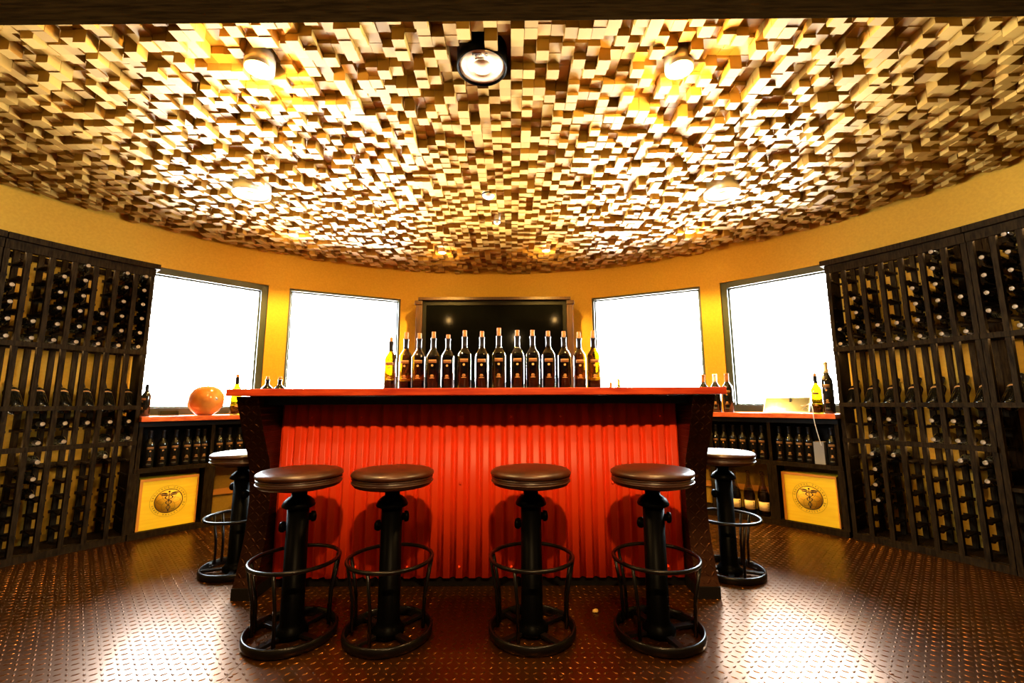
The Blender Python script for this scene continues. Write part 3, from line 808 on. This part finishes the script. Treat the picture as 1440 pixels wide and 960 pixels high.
tall('dark bottle on right worktop next to the cabinet, peeking past the bar bottles', 20.4, 3.45, M['cork'], 1.0)
tall('second dark bottle from the cabinet, peeking behind the bar bottles', 21.8, 3.45, M['ribbon'], 1.12)

# tablet on its stand with a charging cable
tl = thing('tablet', 'silver tablet leaning on its stand on the right worktop', 'tablet', P3(45.95, 3.44, .9005), -R(45.95))
mt = Matrix.Translation((0, -.02, .004)) @ Matrix.Rotation(-R(38), 4, 'X')
bm = BM(); box(bm, -.17, .17, 0, .008, 0, .16, mt); obj('body', bm, M['alu'], tl, bevel=.003)
bm = BM(); box(bm, -.16, .16, -.0012, -.0002, .008, .152, mt); obj('screen', bm, M['screen'], tl)
bm = BM(); box(bm, .02, .035, .025, .033, .0, .135, Matrix.Rotation(R(-12), 4, 'X')); box(bm, -.06, .09, .0, .12, 0, .0035); obj('stand', bm, M['frame'], tl)
cb = thing('cable', 'white charging cable hanging over the right worktop edge', 'cable', P3(49.2, 3.31, .9005), 0)
pts = [P3(48.3, 3.45, .96), P3(48.9, 3.42, .975), P3(49.4, 3.36, .965), P3(49.7, 3.315, .935), P3(49.8, 3.298, .90), P3(49.85, 3.298, .84), P3(50.1, 3.30, .74), P3(50.35, 3.303, .66)]
sm = []
for i in range(len(pts)-1):
    p0, p1, p2, p3 = pts[max(i-1, 0)], pts[i], pts[i+1], pts[min(i+2, len(pts)-1)]
    for k in range(5):
        u = k/5; sm.append(.5*((2*p1)+(p2-p0)*u+(2*p0-5*p1+4*p2-p3)*u*u+(3*p1-p0-3*p2+p3)*u**3))
sm.append(pts[-1])
bm = BM(); tube(bm, sm, .0028, 8); obj('cord', bm, M['white_plastic'], cb, world=True)
bm = BM(); tube(bm, [pts[0]+Vector((-.03, .01, -.002)), pts[0]], .005, 8); obj('plug', bm, M['white_plastic'], cb, world=True)
sc_ = BM(); box(sc_, -.012, .012, -.006, .006, 0, .01, Matrix.Rotation(.5, 4, 'Z')); box(sc_, -.002, .014, -.01, .002, .004, .014, Matrix.Rotation(-.7, 4, 'Z'))
cr = obj('paper_scrap', sc_, M['crumb']); cr.location = (.395, 2.235, 0); tag(cr, 'tiny yellow crumpled scrap on the floor between the two right stools', 'scrap')

# ------------------------------------------------------------------ ceiling fittings and lamps
def spot_fitting(x, y, big_, label, aim=None):
    r = .062 if big_ else .042
    rt = thing('spotlight', label, 'light', (x, y, 2.575), 0, 'ceiling spotlights')
    zb = (ZC-.014 if big_ else ZC-.006)-2.575
    bm = BM(); lathe(bm, [(r*.78, zb+.004), (r*.8, 0), (r, 0), (r, zb), (r*.85, zb-.004)], 28, close=True); obj('housing', bm, M['brass'], rt)
    bm = BM(); lathe(bm, [(0, zb+.0), (r*.5, zb+.004), (r*.76, zb+.014), (r*.76, zb+.02), (0, zb+.02)], 24); obj('lamp', bm, M['lamp' if big_ else 'lamp_small'], rt)
    return rt
def spot(x, y, z, tx, ty, tz, power, ang, blend=.5, col=(1, .62, .25), size=.03):
    l = bpy.data.lights.new('spot', 'SPOT'); l.energy = power; l.spot_size = R(ang); l.spot_blend = blend; l.color = col; l.shadow_soft_size = size
    o = bpy.data.objects.new('lamp_beam', l); C.objects.link(o); o.location = (x, y, z)
    o.rotation_euler = (Vector((tx, ty, tz))-Vector((x, y, z))).to_track_quat('-Z', 'Y').to_euler()
    return o
K = 1.
def glow(x, y, z, power, rad):
    l = bpy.data.lights.new('bulb', 'POINT'); l.energy = power; l.color = (1, .55, .16); l.shadow_soft_size = rad
    o = bpy.data.objects.new('lamp_bulb', l); C.objects.link(o); o.location = (x, y, z)
for i, (x, y, b, lb) in enumerate(((-1.12, 1.735, True, 'glowing ceiling spotlight near the beam, left of the round speaker'), (.754, 1.745, True, 'glowing ceiling spotlight near the beam, right of the round speaker'),
        (-1.94, 3.67, False, 'small ceiling spotlight above the left outer window'), (-.69, 4.145, False, 'small ceiling spotlight above left side of the dark cabinet'),
        (.34, 4.10, False, 'small ceiling spotlight above right side of the dark cabinet'), (1.574, 3.64, False, 'small ceiling spotlight above the right outer window'))):
    spot_fitting(x, y, b, lb)
    if b: spot(x, y, ZC-.11, x*.9, y+.1, 0, 80*K, 110, .6); glow(x, y, ZC-.052, 45, .03)
    else: spot(x, y, ZC-.07, x*1.07, y+.35, 0, 170*K, 120, .5, col=(1, .6, .12)); glow(x, y, ZC-.04, 8, .018)
# lamps of the room on the camera's side of the beam
REAR = ((.08, -.35, 400, 62), (-2.7, .55, 60, 75), (2.4, .55, 60, 75))
for i, (x, y, pw, an) in enumerate(REAR):
    spot(x, y, 2.45, x*.1-.17, 2.5, .3, pw*K, an, .4, size=.03)
# round speakers, sensor
def speaker(x, y, r, label, tilt=0):
    rt = thing('ceiling_speaker', label, 'speaker', (x, y, 2.575), 0, 'round ceiling speakers'); zb = ZC-2.575 - (.012 if r > .115 else 0)
    bm = BM(); lathe(bm, [(r*.93, zb+.004), (r*.93, 0), (r, 0), (r*1.0, zb-.004), (r*.97, zb-.008), (r*.93, zb-.004)], 48, close=True); obj('rim', bm, M['castiron'] if r < .118 else M['white_metal'], rt)
    bm = BM(); lathe(bm, [(0, zb-.002), (r*.38, zb-.001), (r*.395, zb+.003), (r*.41, zb+.003), (r*.42, zb), (r*.92, zb+.003), (r*.92, zb+.02), (0, zb+.03)], 48); obj('dish', bm, M['speaker_white'], rt)
    return rt
sp = speaker(-.129, 1.745, .112, 'large round metallic ceiling speaker in the middle near the beam')
bm = BM()
for (a, b_, c_, d_) in ((-.045, .002, .068, .071), (-.042, .0, .061, .064), (-.03, -.008, .054, .057), (-.035, .02, .028, .031)):
    pass
fl_ = Matrix.Translation((0, 0, ZC-2.575-.0016)) @ Matrix.Rotation(PI, 4, 'Z') @ Matrix.Rotation(PI, 4, 'Y')
for (s_, size, px, py) in (('C', .022, .02, -.075),):
    me = txt(s_, size, depth=.001); add_me(bm, me, Matrix.Translation((.022, -.072, ZC-2.575-.001)) @ Matrix.Rotation(PI, 4, 'X')); bpy.data.meshes.remove(me)
for (x0, x1, y0) in ((-.038, .006, -.080), (-.038, .006, -.073), (-.026, -.006, -.066), (-.028, .014, -.05)):
    for k in range(int((x1-x0)/.006)):
        box(bm, x0+k*.006, x0+k*.006+.0042, y0-.0014, y0+.0014, ZC-2.575-.0035, ZC-2.575+.006)
obj('lettering', bm, M['ink'], sp)
speaker(-1.85, 2.90, .12, 'round white ceiling speaker above the left windows')
speaker(1.515, 2.93, .12, 'round white ceiling speaker above the right windows')
for x, y, r, lb in ((-.166, 2.96, .045, 'small round domed detector in the middle of the ceiling'), (-.12, 3.42, .028, 'tiny round sensor on the ceiling before the far spotlights')):
    rt = thing('ceiling_sensor', lb, 'sensor', (x, y, 2.575)); zb = ZC-2.575
    bm = BM(); lathe(bm, [(0, zb-.02), (r*.6, zb-.018), (r*.9, zb-.008), (r, zb), (r, 0), (0, 0)], 24); obj('dome', bm, M['white_metal'], rt)
    bm = BM(); ring_flat(bm, r, r*1.12, zb+.002, zb+.008, 24); obj('collar', bm, M['castiron'], rt)

# ------------------------------------------------------------------ daylight
w = bpy.data.worlds.new('World'); scene.world = w; w.use_nodes = True
t = w.node_tree; bg = t.nodes['Background']
tc = t.nodes.new('ShaderNodeTexCoord'); sx_ = t.nodes.new('ShaderNodeSeparateXYZ'); rp = t.nodes.new('ShaderNodeValToRGB')
mp = t.nodes.new('ShaderNodeMapRange'); mp.inputs[1].default_value = -.4; mp.inputs[2].default_value = .4
t.links.new(tc.outputs['Generated'], sx_.inputs[0]); t.links.new(sx_.outputs[2], mp.inputs[0]); t.links.new(mp.outputs[0], rp.inputs[0]); t.links.new(rp.outputs[0], bg.inputs[0])
rp.color_ramp.elements[0].color = (1, .97, .88, 1); rp.color_ramp.elements[1].color = (.80, .95, 1, 1)
bg.inputs[1].default_value = 125
w.cycles.sampling_method = 'MANUAL'; w.cycles.sample_map_resolution = 256
for i, (a, b) in enumerate(WIN):
    l = bpy.data.lights.new('portal', 'AREA'); l.shape = 'RECTANGLE'; tm = (a+b)/2
    l.size = 2*RW*math.sin(R((b-a)/2)); l.size_y = Z1W-Z0W; l.cycles.is_portal = True
    o = bpy.data.objects.new('daylight_portal', l); C.objects.link(o)
    o.location = P3(tm, RW+.17, (Z0W+Z1W)/2)
    inward = -Vector((math.sin(R(tm)), math.cos(R(tm)), 0)); o.rotation_euler = inward.to_track_quat('-Z', 'Y').to_euler()

# ------------------------------------------------------------------ camera
cd = bpy.data.cameras.new('camera'); cam = bpy.data.objects.new('camera', cd); C.objects.link(cam)
cd.sensor_width = 36; cd.lens = 607/1440*36; cd.clip_start = .05
p_, r_ = .1392, -.0042
fw = Vector((0, math.cos(p_), math.sin(p_))); up = Vector((0, -math.sin(p_), math.cos(p_))); rt_ = Vector((1, 0, 0))
X = rt_*math.cos(r_) + up*math.sin(r_); Yv = -rt_*math.sin(r_) + up*math.cos(r_)
mw = Matrix((X, Yv, -fw)).transposed().to_4x4(); mw.translation = (0, 0, 1.0)
cam.matrix_world = mw
scene.camera = cam
vs_ = scene.view_settings; vs_.view_transform = 'Standard'; vs_.look = 'None'; vs_.gamma = 1; vs_.exposure = 0
vs_.use_curve_mapping = False
